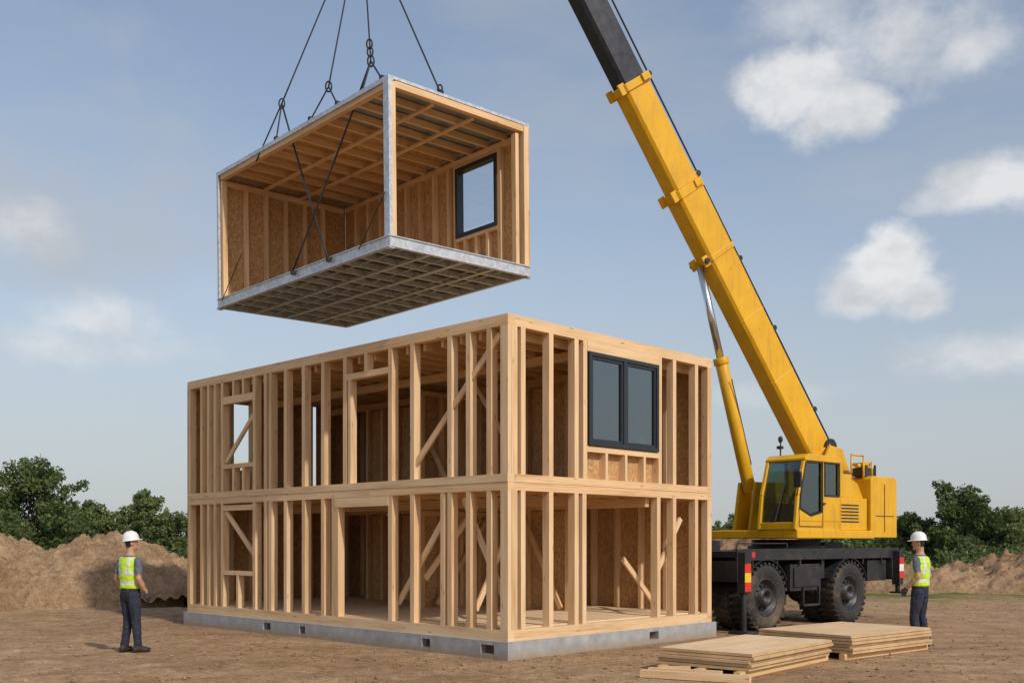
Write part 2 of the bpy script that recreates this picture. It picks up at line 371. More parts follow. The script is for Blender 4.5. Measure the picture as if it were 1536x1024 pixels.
# ------------------------------------------------------------------ vegetation
def leafcloud(clumps,nper,ls,squash=.85):
    C=np.array([c for c,r in clumps]); R=np.array([r for c,r in clumps])
    idx=np.repeat(np.arange(len(R)),np.maximum(1,(nper*R**1.6)).astype(int)); n=len(idx)
    d=rng.normal(size=(n,3)); d/=np.linalg.norm(d,axis=1)[:,None]
    p=C[idx]+d*(R[idx]*rng.random(n)**.45)[:,None]*np.array([1,1,squash])
    a=rng.normal(size=(n,3)); a/=np.linalg.norm(a,axis=1)[:,None]; b=np.cross(a,rng.normal(size=(n,3))); b/=np.linalg.norm(b,axis=1)[:,None]
    s1=(ls*rng.uniform(.5,1.3,n))[:,None]; s2=s1*.55
    return np.stack([p-a*s1,p-b*s2,p+a*s1,p+b*s2],1).reshape(-1,3)
def leafmesh(name,q,mats,mb=None):
    n=len(q)//4
    me=bpy.data.meshes.new(name)
    bv=np.array(mb.v).reshape(-1,3) if mb else np.zeros((0,3)); bf=mb.f if mb else []
    allv=np.concatenate([bv,q]).astype(np.float32)
    bl=[i for f in bf for i in f]; bs=[len(f) for f in bf]
    loops=np.concatenate([np.array(bl,dtype=np.int32),np.arange(n*4,dtype=np.int32)+len(bv)]).astype(np.int32)
    sizes=np.concatenate([np.array(bs,dtype=np.int32),np.full(n,4,np.int32)]).astype(np.int32); starts=np.concatenate([[0],np.cumsum(sizes)[:-1]]).astype(np.int32)
    me.vertices.add(len(allv)); me.vertices.foreach_set('co',allv.ravel())
    me.loops.add(len(loops)); me.loops.foreach_set('vertex_index',loops)
    me.polygons.add(len(sizes)); me.polygons.foreach_set('loop_start',starts)
    for m in mats: me.materials.append(m)
    me.update(calc_edges=True)
    me.polygons.foreach_set('material_index',np.array([1]*len(bf)+[0]*n,dtype=np.int32))
    ob=bpy.data.objects.new(name,me); COL.objects.link(ob); return ob
def tree(name,x,y,h,rad,seed,mat,nper=330,ls=.11):
    random.seed(seed); mb=MB(); cl=[]
    mb.tube([(0,0,-.1),(random.uniform(-.1,.1),0,h*.3),(random.uniform(-.2,.2),.1,h*.62),(0,0,h*.9)],[h*.028,h*.02,h*.012,h*.004],8)
    nb=int(13+h*3)
    for i in range(nb):
        t=.1+.85*(i/nb); prof=math.sin(math.pi*min(1,(.22+t*.78)))**.6*rad
        a=i*2.4+random.uniform(-.5,.5); l=prof*random.uniform(.5,1.12)
        st=V(0,0,h*(t*.75)); en=V(math.cos(a)*l,math.sin(a)*l,h*t*.9+random.uniform(.05,.3)*h*.3)
        mid=st.lerp(en,.5)+V(0,0,.05*h)
        mb.tube([st,mid,en],[h*.008,h*.005,h*.002],5)
        cl.append((tuple(en),random.uniform(.16,.34)*rad*.75)); cl.append((tuple(mid),random.uniform(.2,.36)*rad*.8))
        for _ in range(3): cl.append((tuple(en+V(random.uniform(-.4,.4),random.uniform(-.4,.4),random.uniform(-.1,.4))*rad*.6),rad*random.uniform(.07,.16)))
    cl.append(((0,0,h*.9),rad*.24)); cl.append(((0.1,0,h*.8),rad*.32))
    ob=leafmesh(name,leafcloud(cl,nper/(rad*.5)**.8,ls),[mat,BARK],mb); ob.location=(x,y,0); return ob
def at(px,depth): return (px-768)/1548*depth
T=[(45,42,5.1,2.4,1,LEAF),(-60,44,4.8,2.5,2,LEAF),(140,46,3.5,1.8,3,LEAF2),(212,48,4.1,1.6,4,LEAF2),(268,50,3.2,1.5,5,LEAF),
   (1445,50,4.5,2.1,6,LEAF),(1365,52,3.2,1.8,7,LEAF),(1525,48,3.3,1.7,8,LEAF2),(1105,56,3.1,2.0,9,LEAF2),(1620,50,4.4,2.3,10,LEAF),(100,44,3.3,1.6,12,LEAF),(1490,54,3.2,1.7,14,LEAF2)]
for (px,d,h,r,sd_,mt) in T: tree('tree',at(px,d),d,h,r,sd_,mt,nper=800,ls=.08)
random.seed(21)
cl=[]
for i in range(460):
    d=random.uniform(56,74); px=random.uniform(-500,2100); x=at(px,d)
    hh=random.uniform(1.0,2.3)+1.0*mnoise.noise(V(px*.006,3,0))+(.6 if px>1300 else 0)
    for k in range(3): cl.append(((x+random.uniform(-1.2,1.2),d+random.uniform(-1,1),hh*random.uniform(.25,.95)),random.uniform(.5,1.05)))
leafmesh('treeline',leafcloud(cl,190,.17,.9),[LEAF])
cl=[]
for i in range(300):
    d=random.uniform(41,52); px=random.choice([random.uniform(-150,330),random.uniform(1300,1750),random.uniform(1060,1160)])
    cl.append(((at(px,d),d,random.uniform(.1,1.15)),random.uniform(.35,.8)))
leafmesh('hedge_shrubs',leafcloud(cl,480,.09,.85),[LEAF])
vs=[]
for i in range(12000):
    if random.random()<.6: d=random.uniform(29,40); px=random.uniform(170,300)
    else: d=random.uniform(38,50); px=random.uniform(-300,1900)
    x=at(px,d); hgt=random.uniform(.15,.6)*(1.2 if d>38 else .9); wd=random.uniform(.03,.08); a=random.random()*3.14; lx,ly=random.uniform(-.15,.15),random.uniform(-.15,.15)
    c_,s_=math.cos(a)*wd,math.sin(a)*wd
    vs+=[(x-c_,d-s_,-.02),(x+c_,d+s_,-.02),(x+c_*.6+lx,d+s_*.6+ly,hgt),(x-c_*.6+lx,d-s_*.6+ly,hgt)]
leafmesh('grass',np.array(vs),[GRASSM])

# ------------------------------------------------------------------ timber frame house
random.seed(5)
H=empty('timber_frame_house',C0,math.radians(45.81))
LX,LY=5.23,9.21; D_=.14
fo=MB()
def fwall(axis,ln,pockets,fixed0,fixed1):
    pos=0.
    for (a,b) in pockets+[(ln,ln)]:
        if axis=='y': fo.box(fixed0,fixed1,pos,a,0-.2,.26)
        else: fo.box(pos,a,fixed0,fixed1,-.2,.26)
        if b>a:
            if axis=='y':
                fo.box(fixed0+.004,fixed1,a,b,-.2,.07); fo.box(fixed0+.004,fixed1,a,b,.2,.26); fo.box(fixed0+.12,fixed1,a,b,.07,.2,1)
            else:
                fo.box(a,b,fixed0+.004,fixed1,-.2,.07); fo.box(a,b,fixed0+.004,fixed1,.2,.26); fo.box(a,b,fixed0+.12,fixed1,.07,.2,1)
        pos=b
fwall('y',LY+.06,[(.22,.5),(1.62,1.82),(4.95,5.13),(6.05,6.3)],-.06,.3)
pos=.3
for (a,b) in [(3.3,3.55),(LX+.06,LX+.06)]:
    fo.box(pos,a,-.06,.3,-.2,.26)
    if b>a: fo.box(a,b,-.056,.3,-.2,.07); fo.box(a,b,-.056,.3,.2,.26); fo.box(a,b,.1,.3,.07,.2,1)
    pos=b
fo.box(-.06,.3,-.06,-.0001,-.2,.26)
fo.box(LX-.2,LX+.06,.3,LY+.06,-.2,.26); fo.box(.3,LX-.2,LY-.2,LY+.06,-.2,.26)
fo.build('foundation',[CONC,RUST],H)
dk=MB(); dk.box(.15,LX-.15,.15,LY-.15,.27,.44); dk.build('floor_deck',[PLY],H)
fr=MB(); SW=.095
Z0,Z0b,Z1,Z1b,Z1c,Z2,Z3=.26,.42,2.44,2.56,2.675,4.81,4.97
for (x0,x1) in ((0,D_),(LX-D_,LX)):
    for (a,b) in ((0,4.6),(4.604,LY)):
        fr.box(x0,x1,a,b,Z0,Z0b); fr.box(x0-.006,x1,a,b,Z1b,Z1c); fr.box(x0,x1,a,b,Z2,Z3)
    for (a,b) in ((0,3.2),(3.204,6.4),(6.404,LY)): fr.box(x0,x1,a,b,Z1,Z1b-.004)
for (y0,y1) in ((0,D_),(LY-D_,LY)):
    a,b=D_+.002,LX-D_-.002
    fr.box(a,b,y0,y1,Z0,Z0b); fr.box(a,b,y0,y1,Z1,Z1b-.004); fr.box(a,b,y0-.006,y1,Z1b,Z1c); fr.box(a,b,y0,y1,Z2,Z3)
def studL(y,w_=SW,z0=None,z1=None,x=0,lvl=0,d=D_-.004):
    za,zb=((Z0b,Z1),(Z1c,Z2))[lvl]; za=z0 if z0 is not None else za; zb=z1 if z1 is not None else zb
    fr.box(x+.002,x+d,y-w_/2,y+w_/2,za,zb)
def studR(x,w_=SW,z0=None,z1=None,y=0,lvl=0,d=D_-.004):
    za,zb=((Z0b,Z1),(Z1c,Z2))[lvl]; za=z0 if z0 is not None else za; zb=z1 if z1 is not None else zb
    fr.box(x-w_/2,x+w_/2,y+.002,y+d,za,zb)
up=[.392,.831,1.243,2.115,2.663,3.874,4.507,5.09,5.66,6.16,6.32,6.707,7.865,8.144,8.40,8.665,9.15]
lo=[.392,.831,1.243,1.40,2.115,2.663,4.2,4.507,5.09,5.66,6.16,6.32,6.707,7.865,8.144,8.40,8.665,9.15]
for y in up: studL(y,.085 if y>7 else SW,lvl=1)
for y in lo: studL(y,.085 if y>7 else SW,lvl=0)
for lvl in (0,1):
    za,zb=((Z0b,Z1),(Z1c,Z2))[lvl]
    fr.box(.0,.075,0,.15,za,zb); fr.box(.08,.2,0,.075,za,zb)
a,b=6.755,7.822
fr.box(.002,.13,a,b,4.38,4.52); fr.box(.002,.13,a,b,3.12,3.2)
for y in (7.1,7.45): studL(y,.07,4.52,Z2,lvl=1); studL(y,.07,Z1c,3.12,lvl=1)
fr.box(.002,.13,2.712,3.825,4.42,4.52); studL(3.3,.08,4.52,Z2,lvl=1); studL(3.75,.07,Z1c,4.42,lvl=1)
fr.box(-.004,.13,2.712,4.15,2.28,2.436); studL(4.1,.08,Z0b,2.28)
fr.box(.002,.13,a,b,1.05,1.13); fr.box(.002,.13,a,b,2.30,2.40)
studL(7.3,.07,Z0b,1.05)
def brL(y0,z0,y1,z1,x=.19,w_=.09): fr.beam((x,y0,z0),(x,y1,z1),.09,.04,(1,0,0))
def brR(x0,z0,x1,z1,y=.19): fr.beam((x0,y,z0),(x1,y,z1),.09,.04,(0,1,0))
brL(2.15,2.85,.2,4.70,x=.05); brL(2.65,.7,1.3,2.35,x=.17); brL(1.1,2.35,.2,.8,x=.17)
brL(7.8,3.25,6.8,4.1,x=.06); brL(7.82,2.3,6.78,1.45,x=.06); brL(8.7,2.75,7.95,3.5,x=.17)
brL(3.4,4.6,2.2,3.0,x=2.6); brL(5.2,4.4,4.2,2.9,x=2.6)
for x in (.323,.932,1.515,1.72,3.68,4.096,4.76): studR(x,lvl=1)
for x in (.323,.932,1.515,1.70,3.64,4.096,4.76): studR(x,lvl=0)
for lvl in (0,1):
    za,zb=((Z0b,Z1),(Z1c,Z2))[lvl]
    fr.box(LX-.13,LX,0.001,.13,za,zb)
fr.box(1.77,3.63,-.004,.12,4.665,Z2-.002); fr.box(1.77,3.63,.002,.13,3.10,3.19)
for x in (2.25,2.75,3.25): studR(x,.06,Z1c,3.10,lvl=1)
brR(3.72,1.0,4.55,2.1,y=.2); brR(.35,1.1,1.5,2.3,y=2.2); brR(1.9,2.3,.9,.6,y=1.6)
brR(4.7,.6,3.8,1.4,y=.9)
for lvl in (0,1):
    y=.35
    while y<LY-.2: studL(y,.07,x=LX-D_,lvl=lvl); y+=.58
    x=.45
    while x<LX-.2: studR(x,.07,y=LY-D_,lvl=lvl); x+=.5
fr.build('wall_framing',[PINE],H)
jo=MB()
y=.3
while y<LY-.2:
    jo.box(.145,LX-.145,y-.03,y+.03,Z1+.0,2.60); jo.box(.145,LX-.145,y-.03,y+.03,4.70,4.88); y+=.42
for xx in (1.8,3.5): jo.box(xx-.05,xx+.05,.145,LY-.145,4.56,4.695); jo.box(xx-.05,xx+.05,.145,LY-.145,2.28,2.435)
for lvl,(za,zb) in enumerate(((.44,2.28),(2.66,4.56))):
    for x in (2.3,2.8,3.3,3.8,4.3,4.8): jo.box(x-.04,x+.04,4.5,4.6,za,zb)
    for yy in (1.9,2.4,2.9,6.2,6.7,7.2,7.7): jo.box(3.45,3.55,yy-.04,yy+.04,za,zb)
    jo.box(2.2,5.05,4.49,4.61,zb-.09,zb-.002)
jo.beam((2.6,4.45,.5),(4.0,4.45,2.2),.09,.04,(0,1,0)); jo.beam((3.4,2.0,.5),(3.4,2.95,2.2),.09,.04,(1,0,0))
jo.build('joists_and_partitions',[PINE2],H)
sh=MB()
y=0.01
while y<LY-.01:
    y2=min(y+1.22,LY-.01); sh.box(LX+.002,LX+.014,y,y2-.004,.27,2.67); sh.box(LX+.002,LX+.014,y,y2-.004,2.675,4.95); y=y2
def wallrect(x0,x1,z0,z1): sh.box(x0,x1,LY+.002,LY+.014,z0,z1)
for (x0,x1) in ((.0,.86),(1.50,2.90),(3.17,LX)): wallrect(x0,x1-.002,2.675,4.95)
wallrect(.86,1.498,4.62,4.95); wallrect(.86,1.498,2.675,3.22); wallrect(2.90,3.168,4.75,4.95); wallrect(2.9,3.168,2.675,2.9)
wallrect(0,4.84,.27,2.67); wallrect(5.12,LX,.27,2.67); wallrect(4.84,5.118,2.1,2.67)
for (za,zb) in ((.45,2.26),(2.67,4.54)): sh.box(2.3,5.08,4.615,4.63,za,zb); sh.box(3.56,3.572,1.9,2.95,za,zb); sh.box(3.56,3.572,6.2,7.7,za,zb)
sh.box(1.77,3.63,.135,.147,2.68,3.12)
sh.box(.15,LX-.15,.15,LY-.15,2.605,2.63); sh.box(.145,LX-.145,.145,LY-.145,4.885,4.905)
sh.build('osb_sheathing',[OSB],H)
wi=MB(); x0,x1,z0,z1=1.79,3.61,3.2,4.66
fwd=-.03
def frame2(mb,x0,x1,z0,z1,t,ya,yb):
    mb.box(x0,x1,ya,yb,z0,z0+t); mb.box(x0,x1,ya,yb,z1-t,z1); mb.box(x0,x0+t,ya,yb,z0+t,z1-t); mb.box(x1-t,x1,ya,yb,z0+t,z1-t)
frame2(wi,x0,x1,z0,z1,.06,fwd,.09); mx_=(x0+x1)/2
wi.box(mx_-.04,mx_+.04,fwd+.004,.085,z0+.06,z1-.06)
frame2(wi,x0+.062,mx_-.042,z0+.062,z1-.062,.045,fwd+.02,.07); frame2(wi,mx_+.042,x1-.062,z0+.062,z1-.062,.045,fwd+.02,.07)
wi.box(x0+.1,x1-.1,.02,.026,z0+.1,z1-.1,1)
wi.build('window',[FRAME,GLASS],H)

# ------------------------------------------------------------------ suspended module
MO=V(-1.78,15.06,6.0); MR=math.radians(42.2)
M=empty('prefab_room_module',MO,MR); M.rotation_euler=(math.radians(.0),math.radians(-.7),MR); MW,ML,MH=2.81,5.45,2.5
st=MB()
st.box(0,.06,0,ML,0,.17); st.box(.06,MW,0,.06,0,.17); st.box(MW-.06,MW,.06,ML,0,.15); st.box(.06,MW-.06,ML-.06,ML,0,.15)
st.box(-.02,.0,0,ML,.155,.17); st.box(-.02,0,0,ML,0,.015); st.box(0,MW,-.02,0,.155,.17); st.box(0,MW,-.02,0,0,.015)
y=.42
while y<ML-.1: st.box(.06,MW-.06,y-.025,y+.025,.015,.105); y+=.45
for x in (.75,1.4,2.05): st.box(x-.03,x+.03,.06,ML-.06,.0,.012)
for k in range(6): st.box(.35+k*.4,.37+k*.4,.06,ML-.06,.045,.06)
st.box(0,.09,0,ML,MH-.07,MH); st.box(.09,MW,0,.07,MH-.045,MH); st.box(MW-.07,MW,.07,ML,MH-.07,MH); st.box(.09,MW-.07,ML-.07,ML,MH-.07,MH)
st.box(-.004,.02,-.004,.13,.17,MH-.07); st.box(.02,.05,-.004,.004,.17,MH-.07)
st.box(0,.04,ML-.06,ML,.17,MH-.07)
for (x,y) in ((-.01,-.01),(MW-.07,-.01),(-.01,ML-.07)): st.box(x,x+.09,y,y+.09,-.02,-.001)
st.build('steel_frame',[GALV],M)
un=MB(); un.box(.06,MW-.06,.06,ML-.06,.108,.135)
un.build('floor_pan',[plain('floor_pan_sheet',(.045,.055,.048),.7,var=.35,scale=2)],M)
rf=MB(); rf.box(.09,MW-.07,.07,ML-.07,MH-.03,MH-.01); rf.build('roof_sheet',[plain('grey_roof_sheet',(.25,.27,.28),.6)],M)
wd=MB()
wd.box(.022,.13,.006,.12,.17,MH-.07)
wd.box(MW-.12,MW,0.0,.12,.172,MH-.05); wd.box(MW-.28,MW-.21,.03,.13,.172,MH-.2)
wd.box(.132,MW-.122,.01,.11,MH-.15,MH-.05)
wd.box(.03,.12,.125,ML-.1,MH-.15,MH-.072)
wd.box(.05,.14,ML-.14,ML-.02,.18,MH-.16)
wd.box(.062,.10,.13,ML-.14,.172,.20)
for x in np.arange(.55,MW-.3,.42): wd.box(x-.035,x+.035,ML-.11,ML-.03,.25,MH-.25)
wd.box(.15,MW-.12,ML-.12,ML-.03,MH-.25,MH-.15); wd.box(.15,MW-.12,ML-.12,ML-.03,.18,.25)
wy0,wy1,wz0,wz1=.68,1.78,.98,2.20
for y in np.arange(2.0,ML-.2,.42): wd.box(MW-.11,MW-.02,y-.035,y+.035,.25,MH-.23)
wd.box(MW-.11,MW-.02,.13,ML-.13,MH-.23,MH-.15); wd.box(MW-.11,MW-.02,.13,ML-.13,.18,.25)
wd.box(MW-.11,MW-.02,wy0-.08,wy0,.25,MH-.23); wd.box(MW-.11,MW-.02,wy1,wy1+.07,.25,MH-.23); wd.box(MW-.112,MW-.02,wy0,wy1,wz1,MH-.232); wd.box(MW-.112,MW-.02,wy0,wy1,wz0-.06,wz0)
for y in (.95,1.25,1.55): wd.box(MW-.11,MW-.02,y-.03,y+.03,.25,wz0-.06)
wd.build('wall_studs',[PINE],M)
cj=MB()
for y in np.arange(.5,ML-.2,.44): cj.box(.12,MW-.03,y-.03,y+.03,MH-.15,MH-.05)
for x in (.9,1.7): cj.box(x-.03,x+.03,.12,ML-.1,MH-.185,MH-.152)
cj.build('ceiling_joists',[PINE],M)
ob_=MB(); t=.015
ob_.box(.05,MW-.02,ML-.02,ML-.02+t,.175,MH-.07)
ob_.box(MW-.018,MW-.018+t,.0,wy0,.175,MH-.07); ob_.box(MW-.018,MW-.018+t,wy1,ML-.02,.175,MH-.07); ob_.box(MW-.018,MW-.018+t,wy0,wy1,.175,wz0); ob_.box(MW-.018,MW-.018+t,wy0,wy1,wz1,MH-.07)
ob_.box(.062,MW-.062,.062,ML-.062,.138,.168)
ob_.box(.1,MW-.08,1.75,ML-.08,MH-.049,MH-.035)
ob_.build('osb_panels',[OSB],M)
mw=MB()
def frameY(mb,y0,y1,z0,z1,t,xa,xb):
    mb.box(xa,xb,y0,y1,z0,z0+t); mb.box(xa,xb,y0,y1,z1-t,z1); mb.box(xa,xb,y0,y0+t,z0+t,z1-t); mb.box(xa,xb,y1-t,y1,z0+t,z1-t)
frameY(mw,wy0+.003,wy1-.003,wz0+.003,wz1-.003,.065,MW-.13,MW+.01); mw.box(MW-.05,MW-.045,wy0+.06,wy1-.06,wz0+.06,wz1-.06,1)
mw.build('window',[FRAME,GLASSC],M)
SL=empty('lifting_slings',MO,MR); SL.rotation_euler=M.rotation_euler; sg=MB(); A=V(1.4,2.7,6.6)
def rope(p,q,r=.014,sag=0.):
    p=Vector(p);q=Vector(q); pts=[p.lerp(q,i/8)+V(0,0,-sag*4*(i/8)*(1-i/8)) for i in range(9)]; sg.tube(pts,r,6)
def ring(c,r=.07,t_=.014):
    c=Vector(c); pts=[c+V(math.cos(a)*r*.5,-math.cos(a)*r*.5,math.sin(a)*r*1.2) for a in np.linspace(0,2*math.pi,15)]; sg.tube(pts,t_,6,cap=False)
P1=V(0.02,3.63,2.42); R1=P1.lerp(A,.19)+V(-.05,0,0); rope(A,R1); ring(R1,.07); rope(R1,(0,3.95,2.3),.014); rope(R1,(.03,3.3,2.5),.014); rope(R1,(-.05,1.6,.15),.017,.05)
P2=V(.03,1.8,2.5); R2=P2.lerp(A,.12); rope(A,R2); ring(R2,.07); rope(R2,(.03,2.2,2.5)); rope(R2,(.03,1.4,2.5))
P3=V(.03,.45,2.5); R3=P3.lerp(A,.12); rope(A,R3,.014); ring(R3,.07); ring(R3+V(.03,.06,.17),.06); ring(R3+V(.06,.12,.32),.06); rope(R3,(.03,.2,2.5)); rope(R3,(-.05,2.68,.13),.017,.03); rope(R3,(.05,.75,2.5))
P4=V(1.0,.03,2.5); rope(A,P4); ring(P4+V(.02,.05,.1),.05)
rope((-.03,.06,.8),(-.04,.75,.1),.009); rope((-.03,4.45,.8),(-.04,5.2,.1),.009)
for p in ((.03,2.2,2.52),(.03,1.4,2.52),(.03,.2,2.52),(.03,3.3,2.52),(1.,.03,2.52),(-.04,2.68,.12),(-.04,1.6,.12)):
    sg.box(p[0]-.03,p[0]+.03,p[1]-.03,p[1]+.03,p[2]-.03,p[2]+.03)
sg.ell(A,(.16,.16,.28)); rope(A,A+V(0,0,5.7),.02)
sg.build('wire_ropes',[ROPE],SL)

# ------------------------------------------------------------------ mobile crane
CR=empty('mobile_crane',(4.14,18.96,0),math.radians(42))
ch=MB()
ch.box(0,6.02,0.02,2.4,1.40,1.52); ch.box(0,6.02,0,.05,1.34,1.56); ch.box(.2,5.8,.75,1.65,.75,1.4)
ch.box(0,.22,.0,2.4,.95,1.335); ch.box(5.72,5.98,0,2.4,.9,1.335)
ch.box(1.85,2.95,.08,.75,.72,1.25); ch.box(2.98,3.12,.1,.6,.95,1.3); ch.box(4.8,5.6,.08,.7,.85,1.3); ch.box(.22,.35,.05,.7,.95,1.3)
for k in range(7): ch.box(.5+k*.8,.54+k*.8,.02,.06,1.22,1.34)
ch.box(1.95,2.85,.05,.08,.80,1.18)
for x in (.95,3.95):
    ch.tube([(x,.3,.66),(x,2.1,.66)],.13,12); ch.box(x-.5,x+.5,.6,.75,.62,.75); ch.ell((x,1.2,.66),(.28,.3,.28))
for x in (.95,3.95):
    for y0 in (.0,1.95):
        n=10
        for i in range(n):
            a0=math.radians(25+130*i/n); a1=math.radians(25+130*(i+1)/n); r=.73
            p0=V(x+r*math.cos(a0),y0+.22,.64+r*math.sin(a0)*.98); p1=V(x+r*math.cos(a1),y0+.22,.64+r*math.sin(a1)*.98)
            if max(p0.z,p1.z)<1.36: ch.beam(p0,p1,.44,.02,(0,0,1))
for (x,y) in ((.11,-.06),(.11,2.46),(5.85,-.06),(5.85,2.46)):
    ch.box(x-.09,x+.09,y-.09,y+.09,.75,1.5)
for (x,y) in ((.11,-.06),(.11,2.46)):
    ch.tube([(x,y,.04),(x,y,.8)],.055,12); ch.box(x-.2,x+.2,y-.2,y+.2,0,.05)
for (x,y) in ((5.85,-.06),(5.85,2.46)):
    ch.tube([(x,y,.6),(x,y,.8)],.055,12); ch.box(x-.13,x+.13,y-.13,y+.13,.56,.6)
ch.box(6.02,6.12,.5,1.9,1.0,1.2); ch.box(6.0,6.35,.15,.6,.85,1.15); ch.box(2.1,2.7,-.06,.05,.42,.46); ch.box(2.1,2.13,-.06,.0,.42,.8); ch.box(2.67,2.7,-.06,.0,.42,.8)
ch.lathe([(0,.0),(.8,0),(.8,.1),(.72,.1),(.72,.22),(0,.22)],(3.4,1.2,1.52),'z',40)
ch.box(.3,1.1,1.2,2.2,1.52,1.72); ch.box(5.1,5.9,1.3,2.2,1.52,1.68)
for a,b in (((.05,.06,1.52),(.05,.06,1.66)),((1.7,.06,1.52),(1.7,.06,1.66)),((.05,.06,1.66),(1.7,.06,1.66))): ch.tube([a,b],.015,6)
ch.build('chassis',[BLK],CR,bevel=.012)
sp_=MB()
for i,m_ in enumerate((0,1,0,2)): sp_.box(.11-.094,.11+.094,-.156,-.152,.78+i*.17,.95+i*.17,m_)
for i,m_ in enumerate((0,3,0)): sp_.box(5.85-.094,5.85+.094,-.156,-.152,.9+i*.15,1.05+i*.15,m_)
sp_.box(.45,.55,-.004,-.001,1.4,1.5,0)
sp_.build('hazard_stripes',[RED,plain('hazard_yellow',(.75,.5,.02),.5),plain('matt_black',(.02,.02,.02),.6),WHT],CR)
def wheel(x,y,face=-1):
    wb=MB(); R=.64
    prof=[(.36,0.03),(.40,0),(.52,-.015),(.59,.0),(.63,.05),(R,.12),(R,.28),(.63,.35),(.59,.40),(.52,.415),(.40,.40),(.36,.37)]
    wb.lathe(prof,(x,y,R+.0),'y',48,0)
    for k in range(30):
        a=2*math.pi*k/30
        for s_ in (0,1):
            aa=a+(.10 if s_ else 0); c_,si=math.cos(aa),math.sin(aa)
            o=V(x+c_*(R-.03),y+(.0 if s_==0 else .21),R+si*(R-.03)); tn=V(-si,0,c_)
            wb.obox(o-tn*.03,[tn*.06,V(tn.x*.04*(1 if s_ else -1),.19,tn.z*.04*(1 if s_ else -1)),V(c_,0,si)*.052],0)
    rim=[(.0,.10),(.10,.08),(.11,.0),(.17,.0),(.18,.09),(.26,.14),(.31,.12),(.335,.03),(.37,.02),(.375,.38),(.1,.33),(0,.33)]
    wb.lathe(rim,(x,y,R),'y',32,1)
    for k in range(10):
        a=2*math.pi*k/10; wb.tube([(x+.225*math.cos(a),y+.07,R+.225*math.sin(a)),(x+.225*math.cos(a),y+.13,R+.225*math.sin(a))],.017,6,1)
    wb.build('wheel',[RUB,BLK],CR,fixn=True)
for x in (.95,3.95):
    wheel(x,0.0); wheel(x,.46); wheel(x,1.95)
ye=MB()
ye.box(1.98,4.95,.0,2.15,1.76,1.93)
ye.box(3.66,4.86,.12,.80,1.93,2.62); ye.box(3.66,4.3,.16,.78,2.62,3.12); ye.prism([(4.3,2.62),(4.86,2.62),(4.6,2.95),(4.3,3.05)],.2,.76)
ye.box(3.7,4.9,1.65,2.12,1.93,3.0)
ye.prism([(3.7,1.93),(5.3,1.93),(5.35,3.2),(5.0,3.75),(4.5,3.8),(4.1,3.2)],.78,.86); ye.prism([(3.7,1.93),(5.3,1.93),(5.35,3.2),(5.0,3.75),(4.5,3.8),(4.1,3.2)],1.55,1.63)
ye.prism([(4.92,1.78),(6.05,1.78),(6.05,3.02),(5.95,3.12),(5.02,3.12),(4.92,3.05)],.06,2.1)
ye.box(2.9,3.65,1.0,2.0,1.93,2.5)
ye.prism([(2.3,1.93),(3.3,1.93),(2.85,2.95),(2.5,2.95)],1.33,1.40); ye.prism([(2.3,1.93),(3.3,1.93),(2.85,2.95),(2.5,2.95)],1.72,1.79)
ye.build('superstructure',[YEL],CR,bevel=.02,fixn=True)
dt=MB()
dt.box(5.1,5.9,.045,.056,2.25,2.262); dt.box(5.48,5.492,.045,.056,1.9,2.95)
for k in range(6): dt.box(3.8,4.5,.112,.118,2.1+k*.07,2.13+k*.07)
dt.tube([(4.75,.9,3.75),(4.75,1.5,3.75)],.22,20); dt.box(4.5,5.2,.84,.9,3.2,3.25)
dt.tube([(5.3,1.0,3.35),(5.3,1.5,3.35)],.2,20)
dt.box(4.86,5.3,.2,.5,3.12,3.3); dt.tube([(5.7,.4,3.1),(5.7,.4,3.4)],.03,8)
dt.build('winch_and_grilles',[BLK],CR,bevel=.008)
rl=MB()
for a,b in (((4.35,.2,3.1),(4.35,.2,3.55)),((4.85,.2,2.95),(4.85,.2,3.55)),((5.2,.2,3.1),(5.2,.2,3.45)),((4.35,.2,3.55),(4.85,.2,3.55))): rl.tube([a,b],.022,8)
rl.box(5.0,5.3,.25,.6,3.36,3.42); rl.tube([(4.9,.4,3.35),(5.4,.4,3.35)],.05,10)
rl.build('guard_rails',[YEL],CR)
cb=MB(); ca,cd=.02,.92
P=[(1.97,1.93),(2.06,2.62),(2.28,3.30),(2.42,3.40),(3.50,3.40),(3.60,3.30),(3.60,1.93)]
for y in (ca+.035,cd-.035):
    for i in (1,2,3,4,5,0):
        p,q=P[i],P[(i+1)%7]; cb.beam((p[0],y,p[1]),(q[0],y,q[1]),.07,.07,(0,1,0))
    cb.beam((2.95,y,1.96),(2.95,y,3.38),.08,.06,(0,1,0)); cb.box(2.0,3.58,y-.02,y+.02,1.93,2.12)
    cb.box(2.98,3.58,y-.03,y+.03,2.1,2.62)
    cb.prism([(2.0,2.1),(2.95,2.1),(2.95,2.28),(2.5,2.2),(2.06,2.35)],y-.03,y+.03)
cb.prism([(2.26,3.36),(2.40,3.45),(3.52,3.45),(3.64,3.36),(3.64,3.31),(2.26,3.31)],ca-.02,cd+.02)
cb.box(1.96,2.03,ca,cd,1.93,2.08); cb.box(3.55,3.62,ca,cd,1.93,3.35); cb.box(1.98,3.6,ca,cd,1.9,1.96)
cb.build('cab',[YEL],CR,bevel=.015,fixn=True)
gl=MB()
gl.obox((2.0,ca+.06,2.07),[(0,cd-ca-.12,0),(.075,0,.56),(.006,0,0)]); gl.obox((2.075,ca+.06,2.64),[(0,cd-ca-.12,0),(.21,0,.66),(.006,0,0)])
for y in (ca+.03,cd-.034): gl.prism([(2.10,2.36),(2.5,2.22),(2.92,2.3),(2.92,3.34),(2.42,3.34),(2.30,3.26),(2.12,2.64)],y,y+.004); gl.prism([(2.99,2.62),(3.56,2.62),(3.56,3.3),(3.49,3.35),(2.99,3.35)],y,y+.004)
